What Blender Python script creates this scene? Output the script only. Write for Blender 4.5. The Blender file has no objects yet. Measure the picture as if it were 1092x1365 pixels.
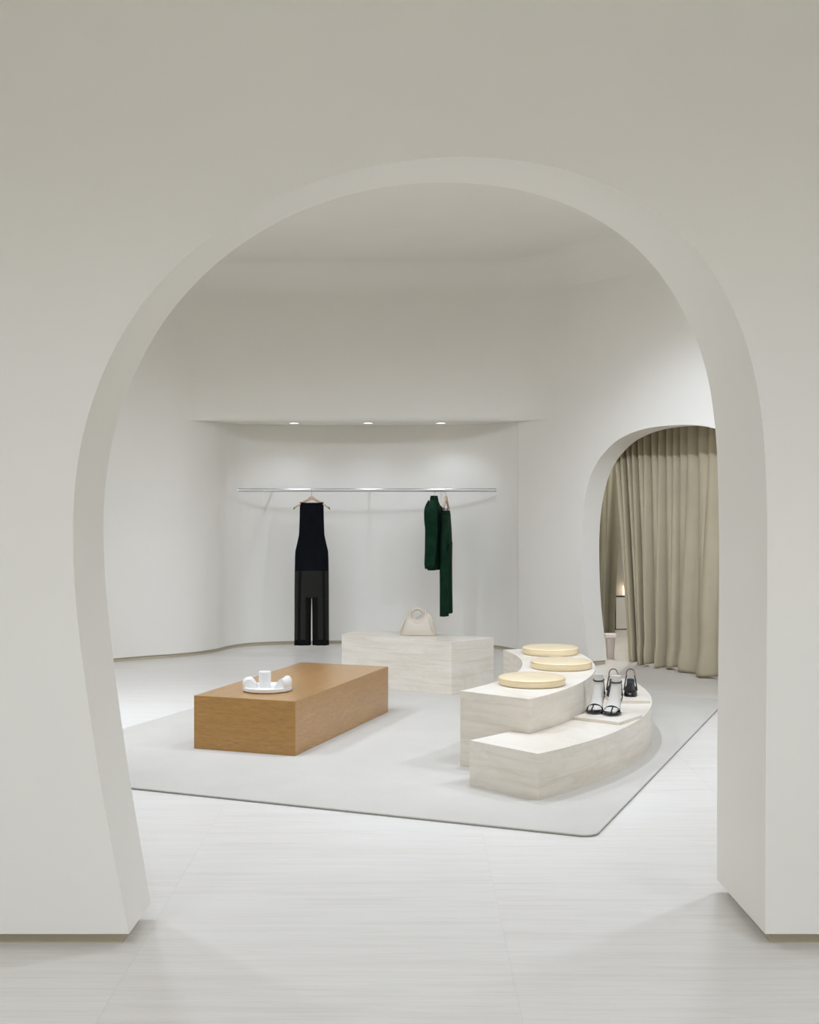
import bpy, bmesh, math, random
from mathutils import Vector, Matrix, Quaternion
random.seed(7)
S = bpy.context.scene
COL = S.collection
R = math.radians

# ------------------------------------------------------------------ camera
cam = bpy.data.cameras.new('camera')
cam.sensor_fit = 'HORIZONTAL'; cam.sensor_width = 36.0
cam.lens = 36.0 * 1700.0 / 1092.0
cam.shift_x = 0.0
cam.shift_y = -(682.5 - 655.0) / 1092.0
cam.clip_start = 0.05; cam.clip_end = 60
co = bpy.data.objects.new('camera', cam); COL.objects.link(co)
co.location = (0, 0, 1.6); co.rotation_euler = (R(90), 0, 0)
S.camera = co

# ------------------------------------------------------------------ world, exposure, lamps
w = bpy.data.worlds.new('world'); S.world = w; w.use_nodes = True
w.node_tree.nodes['Background'].inputs[0].default_value = (0.9, 0.95, 1.0, 1)
w.node_tree.nodes['Background'].inputs[1].default_value = 0.15
S.view_settings.view_transform = 'Standard'
S.view_settings.look = 'None'
S.view_settings.exposure = 0.12
S.view_settings.gamma = 1.0
S.view_settings.use_curve_mapping = False

COOL = (0.885, 1.0, 1.22)
def spot(name, loc, aim, watts, cone=110, blend=0.8, radius=0.06, color=COOL):
    l = bpy.data.lights.new(name, 'SPOT')
    l.energy = watts; l.spot_size = R(cone); l.spot_blend = blend
    l.shadow_soft_size = radius; l.color = color
    o = bpy.data.objects.new(name, l); COL.objects.link(o)
    o.location = loc
    d = Vector(aim) - Vector(loc)
    o.rotation_euler = d.to_track_quat('-Z', 'Y').to_euler()
    return o
# recessed ceiling downlights of the front room
for x, y, wt in ((-2.7, 1.3, 118), (-0.9, 1.0, 110), (0.9, 1.0, 110), (2.7, 1.3, 118)):
    spot('front_downlight', (x, y, 3.74), (x, y + 1.0, 0), wt, 128, 1.0, 0.12)
for x in (-3.0, -1.0, 1.0, 3.0):
    spot('rear_fill_spot', (x, -0.6, 3.74), (x, -2.6, 0.6), 178, 140, 1.0, 0.12)  # unseen fill lamps added behind the camera to bounce light forward
# out-of-view inner room downlights, with fill spots added for walls, benches, floor and curtain
for x, y, ax, ay, az, wt, cn, rd in ((-2.3, 7.6, -3.6, 11.0, 0.3, 255, 80, 0.2), (-1.4, 8.2, -1.5, 13.2, 0.9, 100, 44, 0.45), (-0.5, 6.9, -0.8, 13.2, 1.0, 104, 42, 0.45), (0.3, 8.2, 0.3, 13.2, 0.9, 92, 44, 0.45),
                         (1.0, 6.9, 0.8, 13.2, 1.0, 96, 42, 0.45), (1.7, 7.2, 2.2, 11.0, 0.3, 112, 80, 0.2), (1.3, 6.6, 2.5, 11.4, 1.25, 520, 34, 0.1),
                         (-1.0, 8.1, -0.9, 8.0, 0, 112, 92, 0.1), (0.6, 8.1, 1.0, 8.2, 0, 150, 92, 0.1), (-2.0, 6.4, -2.2, 6.8, 0, 115, 130, 0.1), (1.6, 6.4, 1.6, 6.8, 0, 125, 130, 0.1),
                         (-2.6, 8.0, -2.0, 9.8, 0.0, 220, 80, 0.1),
                         (3.1, 7.0, 1.2, 8.0, 0.4, 240, 124, 0.15), (-3.3, 6.8, -0.6, 7.6, 0.8, 190, 124, 0.15)):
    spot('room_down_fill_spot', (x, y, 3.78), (ax, ay, az), wt, cn, 1.0 if cn < 50 else 0.8, rd)
# lamp of the room behind the curtain
spot('fitting_room_lamp', (2.2, 12.9, 2.92), (2.15, 13.1, 0), 160, 140, color=(0.97, 0.98, 0.98))

# ------------------------------------------------------------------ materials
def mat(name, col, rough=0.6, spec=0.3, metal=0.0):
    m = bpy.data.materials.new(name); m.use_nodes = True
    b = m.node_tree.nodes['Principled BSDF']
    b.inputs['Base Color'].default_value = (*col, 1)
    b.inputs['Roughness'].default_value = rough
    b.inputs['Metallic'].default_value = metal
    b.inputs['Specular IOR Level'].default_value = spec
    return m
class NT:
    def __init__(s, m): s.m = m; s.t = m.node_tree; s.b = s.t.nodes['Principled BSDF']
    def n(s, typ, **kw):
        x = s.t.nodes.new(typ)
        for k, v in kw.items(): setattr(x, k, v)
        return x
    def l(s, a, b): s.t.links.new(a, b)
    def coord(s, scale=(1, 1, 1), src='Object', rot=(0, 0, 0)):
        tc = s.n('ShaderNodeTexCoord'); mp = s.n('ShaderNodeMapping')
        mp.inputs['Scale'].default_value = scale; mp.inputs['Rotation'].default_value = rot
        s.l(tc.outputs[src], mp.inputs['Vector']); return mp.outputs['Vector']
    def noise(s, vec, scale=5, detail=4, rough=0.55, dist=0.0):
        x = s.n('ShaderNodeTexNoise'); x.inputs['Scale'].default_value = scale
        x.inputs['Detail'].default_value = detail; x.inputs['Roughness'].default_value = rough
        x.inputs['Distortion'].default_value = dist
        s.l(vec, x.inputs['Vector']); return x.outputs['Fac']
    def ramp(s, fac, stops):
        x = s.n('ShaderNodeValToRGB'); e = x.color_ramp.elements
        while len(e) < len(stops): e.new(0.5)
        for i, (p, c) in enumerate(stops): e[i].position = p; e[i].color = (*c, 1)
        s.l(fac, x.inputs['Fac']); return x.outputs['Color']
    def mix(s, fac, a, b, mode='MIX'):
        x = s.n('ShaderNodeMix', data_type='RGBA', blend_type=mode)
        for sock, v in ((x.inputs[0], fac), (x.inputs[6], a), (x.inputs[7], b)):
            if isinstance(v, (int, float)): sock.default_value = v
            elif isinstance(v, tuple): sock.default_value = (*v, 1)
            else: s.l(v, sock)
        return x.outputs[2]
    def col(s, c): s.l(c, s.b.inputs['Base Color'])
    def bump(s, h, strength=0.1, dist=0.01):
        x = s.n('ShaderNodeBump'); x.inputs['Strength'].default_value = strength; x.inputs['Distance'].default_value = dist
        s.l(h, x.inputs['Height']); s.l(x.outputs['Normal'], s.b.inputs['Normal'])

def plaster(name, c=(0.884, 0.84, 0.752)):
    m = mat(name, c, 0.85, 0.2); k = NT(m); v = k.coord()
    a = k.noise(v, 0.9, 5, 0.6)
    d = tuple(x * 0.965 for x in c)
    k.col(k.ramp(a, [(0.3, d), (0.7, c)]))
    k.bump(k.noise(v, 14, 4, 0.6), 0.05, 0.004)
    return m
M_WALL = plaster('white_plaster')
M_CEIL = plaster('ceiling_plaster')
M_TRIM = mat('greige_trim', (0.52, 0.455, 0.335), 0.5, 0.3)

def stone_floor():
    m = mat('striped_limestone', (0.8, 0.79, 0.765), 0.30, 0.35); k = NT(m)
    tc = k.n('ShaderNodeTexCoord'); oi = k.n('ShaderNodeObjectInfo')
    ad = k.n('ShaderNodeVectorMath', operation='ADD'); sc = k.n('ShaderNodeVectorMath', operation='SCALE')
    cb = k.n('ShaderNodeCombineXYZ')
    k.l(oi.outputs['Random'], cb.inputs[0]); k.l(oi.outputs['Random'], cb.inputs[2])
    k.l(cb.outputs[0], sc.inputs[0]); sc.inputs['Scale'].default_value = 37.0
    k.l(tc.outputs['Object'], ad.inputs[0]); k.l(sc.outputs[0], ad.inputs[1])
    def mp(scale):
        p = k.n('ShaderNodeMapping'); p.inputs['Scale'].default_value = scale
        k.l(ad.outputs[0], p.inputs['Vector']); return p.outputs['Vector']
    streak = k.noise(mp((0.55, 9, 1)), 2.0, 6, 0.62, 0.5)
    fine = k.noise(mp((1.4, 34, 1)), 2.0, 5, 0.65, 0.5)
    blot = k.noise(mp((0.6, 3.5, 1)), 1.5, 3, 0.5)
    base = k.ramp(streak, [(0.28, (0.69, 0.635, 0.555)), (0.48, (0.745, 0.703, 0.63)), (0.75, (0.775, 0.735, 0.665))])
    base = k.mix(k.ramp(fine, [(0.34, (0.42,) * 3), (0.5, (0, 0, 0))]), base, (0.64, 0.585, 0.505))
    base = k.mix(k.ramp(blot, [(0.55, (0, 0, 0)), (0.8, (0.35,) * 3)]), base, (0.745, 0.67, 0.57))
    k.col(base)
    return m
M_FLOOR = stone_floor()

def bench_stone():
    m = mat('cream_travertine', (0.76, 0.72, 0.66), 0.32, 0.5); k = NT(m)
    v = k.coord((1.0, 1.0, 12)); v2 = k.coord((1, 1, 1.6))
    st = k.noise(v, 2.0, 6, 0.6, 0.6); cl = k.noise(v2, 3.2, 6, 0.65, 0.7); pit = k.noise(k.coord((6, 6, 24)), 4.0, 3, 0.6)
    c = k.ramp(st, [(0.3, (0.70, 0.615, 0.49)), (0.52, (0.79, 0.72, 0.605)), (0.75, (0.825, 0.765, 0.67))])
    c = k.mix(k.ramp(cl, [(0.5, (0, 0, 0)), (0.6, (0.32,) * 3), (0.68, (0, 0, 0))]), c, (0.66, 0.585, 0.475))
    c = k.mix(k.ramp(pit, [(0.27, (0.6,) * 3), (0.36, (0, 0, 0))]), c, (0.62, 0.55, 0.46))
    k.col(c); return m
M_STONE = bench_stone()

def rug_mat():
    m = mat('wool_rug', (0.69, 0.675, 0.645), 1.0, 0.05); k = NT(m); v = k.coord()
    a = k.noise(v, 2.2, 5, 0.6); f = k.noise(v, 260, 2, 0.5)
    c = k.ramp(a, [(0.35, (0.555, 0.515, 0.442)), (0.7, (0.59, 0.55, 0.476))])
    c = k.mix(k.ramp(f, [(0.35, (0.25,) * 3), (0.6, (0, 0, 0))]), c, (0.48, 0.45, 0.40))
    k.col(c); k.bump(f, 0.4, 0.004); return m
M_RUG = rug_mat()
M_RUG_SHADE = mat('rug_edge_shade_taupe', (0.36, 0.335, 0.30), 0.9, 0.1)  # dark colour standing in for the shadow line under the rug's edge

def oak():
    m = mat('oak_veneer', (0.5, 0.3, 0.14), 0.36, 0.5); k = NT(m)
    tc = k.n('ShaderNodeTexCoord'); sep = k.n('ShaderNodeSeparateXYZ'); k.l(tc.outputs['Normal'], sep.inputs[0])
    ab = k.n('ShaderNodeMath', operation='ABSOLUTE'); k.l(sep.outputs[2], ab.inputs[0])
    st = k.n('ShaderNodeMath', operation='GREATER_THAN'); st.inputs[1].default_value = 0.5; k.l(ab.outputs[0], st.inputs[0])
    vt = k.coord((24, 1.6, 1)); vs = k.coord((2.4, 2.4, 26))
    v = k.n('ShaderNodeMix', data_type='VECTOR'); k.l(st.outputs[0], v.inputs[0]); k.l(vs, v.inputs[4]); k.l(vt, v.inputs[5])
    v = v.outputs[1]
    g = k.noise(v, 1.6, 6, 0.65, 0.35); f = k.noise(v, 7.0, 4, 0.6, 0.1)
    c = k.ramp(g, [(0.3, (0.365, 0.172, 0.028)), (0.5, (0.42, 0.208, 0.037)), (0.72, (0.485, 0.25, 0.052))])
    c = k.mix(k.ramp(f, [(0.36, (0.8,) * 3), (0.52, (0, 0, 0))]), c, (0.31, 0.135, 0.024))
    k.b.inputs['Coat Weight'].default_value = 0.9; k.b.inputs['Coat Roughness'].default_value = 0.28
    k.col(c); k.bump(f, 0.06, 0.002); return m
M_OAK = oak()

def fabric(name, c, rough=0.95, var=0.86, scale=9):
    m = mat(name, c, rough, 0.1); k = NT(m); v = k.coord()
    k.col(k.ramp(k.noise(v, scale, 4, 0.6), [(0.35, tuple(x * var for x in c)), (0.65, c)]))
    k.bump(k.noise(v, 350, 2, 0.5), 0.15, 0.002)
    return m
M_CUSHION = fabric('butter_yellow_leather', (0.84, 0.675, 0.41), 0.42, 0.96); M_CUSHION.node_tree.nodes['Principled BSDF'].inputs['Coat Weight'].default_value = 0.7; M_CUSHION.node_tree.nodes['Principled BSDF'].inputs['Coat Roughness'].default_value = 0.3; M_CUSHION.node_tree.nodes['Principled BSDF'].inputs['Specular IOR Level'].default_value = 0.6
M_BLACK = fabric('black_crepe', (0.006, 0.007, 0.009), 0.9, 0.8)
M_GREEN = fabric('bottle_green_wool', (0.009, 0.040, 0.019), 0.85, 0.6)
M_GREEN_D = fabric('bottle_green_lining', (0.006, 0.027, 0.013), 0.9, 0.7)
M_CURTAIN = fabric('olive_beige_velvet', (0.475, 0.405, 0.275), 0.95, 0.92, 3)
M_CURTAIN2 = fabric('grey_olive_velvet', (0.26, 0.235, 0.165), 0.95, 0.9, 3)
for m_ in (M_CURTAIN, M_CURTAIN2):
    b_ = m_.node_tree.nodes['Principled BSDF']; b_.inputs['Sheen Weight'].default_value = 0.12; b_.inputs['Sheen Roughness'].default_value = 0.35; b_.inputs['Sheen Tint'].default_value = (0.85, 0.78, 0.62, 1)
M_BAG = mat('cream_leather', (0.63, 0.55, 0.44), 0.5, 0.35)
k = NT(M_BAG); k.bump(k.noise(k.coord(), 40, 4, 0.6), 0.12, 0.004)
M_BAGIN = mat('tan_leather_edge', (0.55, 0.42, 0.29), 0.5, 0.3)
M_SHEER = mat('sheer_black_chiffon', (0.012, 0.012, 0.009), 0.9, 0.1); M_SHEER.node_tree.nodes['Principled BSDF'].inputs['Alpha'].default_value = 0.84
M_STEEL = mat('brushed_steel', (0.55, 0.55, 0.53), 0.28, 0.5, 1.0)
M_HOOK = mat('dark_steel_hook', (0.35, 0.34, 0.32), 0.3, 0.5, 1.0)
M_HANGER = mat('pale_beech', (0.68, 0.50, 0.34), 0.5, 0.3)
k = NT(M_HANGER); k.col(k.ramp(k.noise(k.coord((4, 30, 30)), 4, 3), [(0.3, (0.62, 0.44, 0.29)), (0.7, (0.72, 0.54, 0.38))]))
M_TIP = mat('dark_hanger_tip', (0.12, 0.10, 0.085), 0.5, 0.3)
M_CERAMIC = mat('matte_white_ceramic', (0.78, 0.755, 0.70), 0.5, 0.35)
M_FOOT = mat('white_foot_form', (0.58, 0.545, 0.475), 0.55, 0.3)
M_PATENT = mat('black_patent', (0.006, 0.006, 0.008), 0.12, 0.6)
M_INSOLE = mat('dark_blue_insole', (0.010, 0.018, 0.028), 0.3, 0.5)
M_OXBLOOD = mat('oxblood_edge', (0.10, 0.02, 0.015), 0.3, 0.5)
M_COPPER = mat('copper_buckle', (0.75, 0.35, 0.22), 0.3, 0.5, 1.0)
M_SOLE = mat('pale_sole_edge', (0.55, 0.53, 0.49), 0.5, 0.3)
M_PINK = mat('pinkish_beige_stool', (0.60, 0.50, 0.43), 0.6, 0.3)
M_PINKTOP = mat('blush_stool_top', (0.86, 0.76, 0.70), 0.5, 0.3)
M_FRAME = mat('black_frame', (0.02, 0.02, 0.02), 0.4, 0.4)
def emit(name, c, s):
    m = mat(name, (0.8, 0.8, 0.8)); b = m.node_tree.nodes['Principled BSDF']
    b.inputs['Emission Color'].default_value = (*c, 1); b.inputs['Emission Strength'].default_value = s; return m
M_LAMP = emit('lit_lens', (1.0, 0.98, 0.94), 6.0)
M_BULB = emit('warm_lit_bulb', (1.0, 0.75, 0.5), 2.0)

# ------------------------------------------------------------------ helpers
def obj(name, bm, m, parent=None, smooth=False, mats=None):
    me = bpy.data.meshes.new(name); bmesh.ops.recalc_face_normals(bm, faces=bm.faces[:])
    if smooth:
        for f in bm.faces: f.smooth = True
        for e in bm.edges:
            if len(e.link_faces) == 2 and e.calc_face_angle(0) > R(38): e.smooth = False
            if len(e.link_faces) != 2: e.smooth = False
    bm.to_mesh(me); bm.free()
    for x in (mats or [m]): me.materials.append(x)
    o = bpy.data.objects.new(name, me); COL.objects.link(o)
    if parent: o.parent = parent
    return o
def tag(o, label, cat, group=None):
    o['label'] = label; o['category'] = cat
    if group: o['group'] = group
    return o
def thing(name, label, cat, loc=(0, 0, 0), rz=0.0, group=None):
    o = bpy.data.objects.new(name, None); COL.objects.link(o); o.empty_display_size = 0.1
    o.location = loc; o.rotation_euler = (0, 0, rz); return tag(o, label, cat, group)
def struct(o): o['kind'] = 'structure'; return o
def catmull(P, n):
    P = [Vector(p) for p in P]; E = [2 * P[0] - P[1]] + P + [2 * P[-1] - P[-2]]; out = []
    seg = len(P) - 1
    for i in range(n):
        t = i / (n - 1) * seg; j = min(int(t), seg - 1); u = t - j
        a, b, c, d = E[j:j + 4]
        out.append(0.5 * (2 * b + (c - a) * u + (2 * a - 5 * b + 4 * c - d) * u * u + (3 * b - a - 3 * c + d) * u ** 3))
    return out
def loft(bm, rings, cap0=True, cap1=True, closed=True):
    rows = [[bm.verts.new(p) for p in r] for r in rings]; n = len(rows[0])
    for a, b in zip(rows, rows[1:]):
        for i in range(n if closed else n - 1):
            j = (i + 1) % n; bm.faces.new((a[i], a[j], b[j], b[i]))
    if closed and cap0: bm.faces.new(rows[0])
    if closed and cap1: bm.faces.new(rows[-1][::-1])
    return rows
def ell(c, ax, ay, n=20, p=2.0):
    """ring of points about c on half-axes ax, ay (vectors); p > 2 squares it off"""
    c = Vector(c); ax = Vector(ax); ay = Vector(ay); out = []
    for i in range(n):
        t = 2 * math.pi * i / n; cs, sn = math.cos(t), math.sin(t)
        out.append(c + ax * math.copysign(abs(cs) ** (2 / p), cs) + ay * math.copysign(abs(sn) ** (2 / p), sn))
    return out
def tube(bm, pts, rad, n=10, closed=False, flat=1.0):
    pts = [Vector(p) for p in pts]; N = len(pts)
    rad = rad if isinstance(rad, (list, tuple)) else [rad] * N
    tang = []
    for i in range(N):
        a = pts[(i - 1) % N] if (closed or i > 0) else pts[0]; b = pts[(i + 1) % N] if (closed or i < N - 1) else pts[-1]
        tang.append((b - a).normalized())
    up = Vector((0, 0, 1)) if abs(tang[0].z) < 0.9 else Vector((0, 1, 0))
    u = (up - tang[0] * up.dot(tang[0])).normalized(); rings = []
    for p, t, r in zip(pts, tang, rad):
        u = (u - t * u.dot(t)).normalized(); v = t.cross(u)
        rings.append(ell(p, u * r, v * r * flat, n))
    if closed:
        rows = [[bm.verts.new(q) for q in r] for r in rings]
        for a, b in zip(rows, rows[1:] + rows[:1]):
            for i in range(n): j = (i + 1) % n; bm.faces.new((a[i], a[j], b[j], b[i]))
    else: loft(bm, rings)
def lathe(bm, prof, c=(0, 0, 0), n=48):
    rings = [ell((c[0], c[1], c[2] + z), (r, 0, 0), (0, r, 0), n) for r, z in prof]; loft(bm, rings)
def box(bm, x0, x1, y0, y1, z0, z1):
    v = [bm.verts.new((x, y, z)) for z in (z0, z1) for x, y in ((x0, y0), (x1, y0), (x1, y1), (x0, y1))]
    for f in ((3, 2, 1, 0), (4, 5, 6, 7), (0, 1, 5, 4), (1, 2, 6, 5), (2, 3, 7, 6), (3, 0, 4, 7)): bm.faces.new([v[i] for i in f])
def prism(bm, poly, z0, z1):
    a = [bm.verts.new((x, y, z0)) for x, y in poly]; b = [bm.verts.new((x, y, z1)) for x, y in poly]
    n = len(poly)
    for i in range(n): j = (i + 1) % n; bm.faces.new((a[i], a[j], b[j], b[i]))
    fill(bm, a, poly); fill(bm, b, poly)
def bevel(o, wd=0.003, seg=2):
    md = o.modifiers.new('bevel', 'BEVEL'); md.width = wd; md.segments = seg; md.limit_method = 'ANGLE'; md.angle_limit = R(40); return o
def fill(bm, verts, pts2d):
    """fills a concave outline"""
    from mathutils.geometry import tessellate_polygon
    for t in tessellate_polygon([[Vector((p[0], p[1], 0)) for p in pts2d]]): bm.faces.new([verts[i] for i in t])

# ------------------------------------------------------------------ outline of the big arch: (x, z) on its front and on its rear edge
ARCH_FRONT=[(-0.986,0.045),(-1.000,0.116),(-1.014,0.188),(-1.028,0.259),(-1.042,0.330),(-1.055,0.402),(-1.068,0.473),(-1.081,0.544),(-1.093,0.616),(-1.104,0.688),(-1.115,0.760),(-1.125,0.831),(-1.135,0.903),(-1.145,0.975),(-1.155,1.047),(-1.163,1.119),(-1.172,1.210),(-1.177,1.282),(-1.181,1.355),(-1.182,1.427),(-1.182,1.500),(-1.179,1.572),(-1.173,1.644),(-1.163,1.716),(-1.150,1.787),(-1.132,1.857),(-1.111,1.926),(-1.086,1.994),(-1.057,2.060),(-1.025,2.124),(-0.988,2.187),(-0.948,2.247),(-0.904,2.304),(-0.856,2.357),(-0.805,2.408),(-0.750,2.455),(-0.693,2.499),(-0.633,2.539),(-0.571,2.577),(-0.507,2.612),(-0.442,2.643),(-0.376,2.671),(-0.308,2.696),(-0.238,2.717),(-0.168,2.734),(-0.097,2.749),(-0.026,2.760),(0.046,2.768),(0.136,2.774),(0.209,2.775),(0.281,2.772),(0.353,2.766),(0.425,2.756),(0.496,2.742),(0.566,2.724),(0.634,2.701),(0.701,2.674),(0.766,2.643),(0.828,2.607),(0.886,2.565),(0.941,2.519),(0.992,2.468),(1.037,2.413),(1.078,2.353),(1.113,2.291),(1.144,2.226),(1.171,2.159),(1.193,2.090),(1.211,2.020),(1.225,1.949),(1.236,1.878),(1.244,1.806),(1.249,1.733),(1.253,1.661),(1.255,1.588),(1.257,1.516),(1.257,1.443),(1.257,1.371),(1.257,1.298),(1.257,1.225),(1.256,1.135),(1.255,1.062),(1.255,0.989),(1.254,0.917),(1.253,0.844),(1.253,0.771),(1.252,0.699),(1.252,0.626),(1.251,0.554),(1.251,0.481),(1.250,0.408),(1.250,0.336),(1.250,0.263),(1.250,0.190),(1.250,0.118),(1.250,0.045)]
ARCH_REAR=[(-0.972,0.052),(-0.983,0.122),(-0.994,0.191),(-1.006,0.261),(-1.017,0.330),(-1.029,0.400),(-1.040,0.469),(-1.051,0.539),(-1.061,0.608),(-1.070,0.678),(-1.080,0.748),(-1.089,0.817),(-1.098,0.887),(-1.106,0.956),(-1.114,1.026),(-1.122,1.095),(-1.130,1.182),(-1.136,1.252),(-1.140,1.322),(-1.143,1.391),(-1.144,1.461),(-1.143,1.531),(-1.139,1.600),(-1.131,1.669),(-1.121,1.738),(-1.107,1.806),(-1.090,1.874),(-1.070,1.940),(-1.046,2.005),(-1.018,2.069),(-0.987,2.132),(-0.953,2.193),(-0.915,2.252),(-0.874,2.308),(-0.829,2.362),(-0.782,2.413),(-0.731,2.462),(-0.677,2.508),(-0.621,2.550),(-0.562,2.590),(-0.502,2.626),(-0.439,2.659),(-0.374,2.688),(-0.307,2.714),(-0.240,2.737),(-0.170,2.756),(-0.100,2.772),(-0.029,2.784),(0.060,2.795),(0.133,2.799),(0.205,2.800),(0.278,2.797),(0.351,2.791),(0.423,2.781),(0.495,2.766),(0.566,2.747),(0.635,2.723),(0.702,2.694),(0.767,2.660),(0.829,2.621),(0.888,2.577),(0.941,2.527),(0.991,2.473),(1.035,2.414),(1.075,2.352),(1.110,2.287),(1.141,2.220),(1.167,2.151),(1.188,2.080),(1.204,2.007),(1.215,1.934),(1.224,1.860),(1.230,1.785),(1.234,1.710),(1.236,1.636),(1.238,1.561),(1.239,1.486),(1.240,1.411),(1.240,1.336),(1.240,1.261),(1.240,1.168),(1.239,1.093),(1.238,1.018),(1.237,0.943),(1.237,0.868),(1.236,0.793),(1.235,0.719),(1.234,0.644),(1.233,0.569),(1.233,0.494),(1.233,0.419),(1.232,0.344),(1.232,0.270),(1.232,0.195),(1.232,0.120),(1.232,0.045)]

# ------------------------------------------------------------------ floor of stone slabs
Zc = 3.815
bm = bmesh.new(); box(bm, -4.8, 7.0, -3.2, 17.0, -0.05, -0.0008)
M_BED = mat('pale_grout', (0.76, 0.72, 0.66), 0.8, 0.1)
floor = struct(obj('floor', bm, M_BED))
sx, sy, gap = 1.285, 0.60, 0.0004
bm = bmesh.new(); box(bm, -sx / 2 + gap, sx / 2 - gap, -sy / 2 + gap, sy / 2 - gap, -0.006, 0.0)
slab0 = obj('stone_slab', bm, M_FLOOR, floor); first = True
for i in range(-4, 6):
    for j in range(-14, 19):
        cx, cy = 0.341 + (i + 0.5) * sx, 5.25 + (j + 0.5) * sy
        if cx - sx / 2 < -4.8 or cx > 6.6 or cy < -3.1 or cy > 16.9: continue
        if cx > 2.6 and cy < 4: continue
        if first: o = slab0; first = False
        else: o = slab0.copy(); COL.objects.link(o)
        o.location = (cx, cy, 0)
bm = bmesh.new(); box(bm, 2.9115, 4.8, -3.2, 4.04, -0.012, -0.0002)
obj('stone_border', bm, M_FLOOR, floor)

# ------------------------------------------------------------------ wall with the big arch
Y0 = 4.48
def yr(x): return 4.93 + 0.1447 * max(-1.3, min(1.3, x))
ZB = 0.045
bm = bmesh.new()
XL, XR, ZT = -4.6, 4.6, 4.0
nF = len(ARCH_FRONT)
fa = [bm.verts.new((x, Y0, z)) for x, z in ARCH_FRONT]
ra = [bm.verts.new((x, yr(x), z)) for x, z in ARCH_REAR]
for i in range(nF - 1): bm.faces.new((fa[i], fa[i + 1], ra[i + 1], ra[i]))
def corners(yf): return [bm.verts.new((x, yf(x), z)) for x, z in ((XL, ZB), (XR, ZB), (XR, ZT), (XL, ZT))]
cf = corners(lambda x: Y0); cr = corners(yr)
for c_, a_ in ((cf, fa), (cr, ra)):
    vs = [c_[0]] + a_ + [c_[1], c_[2], c_[3]]; fill(bm, vs, [(v.co.x, v.co.z) for v in vs])
bm.faces.new((cf[0], cr[0], ra[0], fa[0])); bm.faces.new((fa[-1], ra[-1], cr[1], cf[1]))
bm.faces.new((cf[3], cf[2], cr[2], cr[3])); bm.faces.new((cf[0], cf[3], cr[3], cr[0])); bm.faces.new((cf[1], cr[1], cr[2], cf[2]))
o = struct(obj('wall_front', bm, M_WALL, smooth=True))
# recessed plinth trim under both legs of the arch
for nm, xs in (('baseboard_front_left', (-4.6, ARCH_FRONT[0][0] - 0.03, ARCH_REAR[0][0] - 0.035)), ('baseboard_front_right', (4.6, ARCH_FRONT[-1][0] + 0.03, ARCH_REAR[-1][0] + 0.04))):
    a, b, c = xs; bm = bmesh.new()
    prism(bm, [(a, Y0 + 0.036), (b, Y0 + 0.036), (c, yr(c) - 0.04), (a, yr(a) - 0.04)], 0.0, ZB)
    struct(obj(nm, bm, M_TRIM))

# ------------------------------------------------------------------ inner room: curved walls
LEFT = [(-4.42, 4.6), (-4.42, 7.2), (-4.15, 9.4), (-3.55, 11.1), (-2.77, 11.93), (-2.18, 12.34)]
NICHE = [(-2.77, 11.93), (-2.18, 12.34), (-1.94, 12.64), (-1.83, 12.93), (-1.64, 13.17), (-1.25, 13.32), (-0.6, 13.38), (0.0, 13.36), (0.5, 13.24), (0.86, 12.97), (1.05, 12.68), (1.08, 12.6)]
HEAD = [(-2.77, 11.93), (-2.18, 12.34), (-1.93, 12.46), (-1.45, 12.54), (-0.6, 12.58), (0.2, 12.58), (0.80, 12.55), (1.08, 12.47), (1.28, 12.285), (1.45, 12.016), (1.65, 11.7)]
ZS = 2.29
def curve2(P, n, a=0, b=None):
    C = catmull([(x, y, 0) for x, y in P], n); return C
def outward(C):
    out = []
    for i in range(len(C)):
        t = (C[min(i + 1, len(C) - 1)] - C[max(i - 1, 0)]).normalized(); out.append(Vector((-t.y, t.x, 0)))
    return out
def cove(r, z1, n=6):
    """profile (offset towards the room, z) rounding the wall into the ceiling"""
    return [(r * (1 - math.cos(t)), z1 - r + r * math.sin(t)) for t in [math.pi / 2 * i / n for i in range(n + 1)]]
def ribbon(bm, C, prof):
    N = outward(C); rings = [[C[i] - N[i] * o + Vector((0, 0, z)) for o, z in prof] for i in range(len(C))]
    loft(bm, rings, closed=False)
CV = cove(0.30, Zc)
LOWC = curve2(LEFT + NICHE[2:], 15 * 12 + 1)       # 12 steps to each point of the outline
UPC = curve2(LEFT + HEAD[2:], 14 * 12 + 1)
SPL = 30                                            # up to here (out of the picture) the left wall, from here on the back wall
full_left = LOWC[:SPL + 1]; cn = LOWC[SPL:]; ch = LOWC[SPL:60] + UPC[60:-12]
bm = bmesh.new(); ribbon(bm, full_left, [(-0.12, ZB * 0.8), (0, ZB * 0.8)] + CV)
struct(obj('wall_left', bm, M_WALL, smooth=True))
bm = bmesh.new()
ribbon(bm, cn, [(-0.12, ZB * 0.8), (0, ZB * 0.8), (0, ZS)])
hN = outward(ch); HP = [(0.07, 0.0), (0.045, 0.004), (0.02, 0.018), (0.005, 0.045), (0.0, 0.08)]; rows = []
for p, q in zip(ch, hN):
    dist = min((p - c).length for c in cn); k_ = max(0.0, min(1.0, dist / 0.25, -(p - Vector((1.65, 11.7, 0))).dot(Vector((0.84482, 0.53505, 0))) / 0.2))
    rows.append([p + q * (o * k_) + Vector((0, 0, ZS + z)) for o, z in HP] + [p - q * o + Vector((0, 0, z)) for o, z in CV])
loft(bm, rows, closed=False)
i0 = 60 - SPL
poly = [Vector((r[0].x, r[0].y, 0)) for r in rows[i0:]] + cn[:60 - SPL - 1:-1]
fill(bm, [bm.verts.new((p.x, p.y, ZS)) for p in poly], [(p.x, p.y) for p in poly])
wall_back = struct(obj('wall_back', bm, M_WALL, smooth=True))
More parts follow.
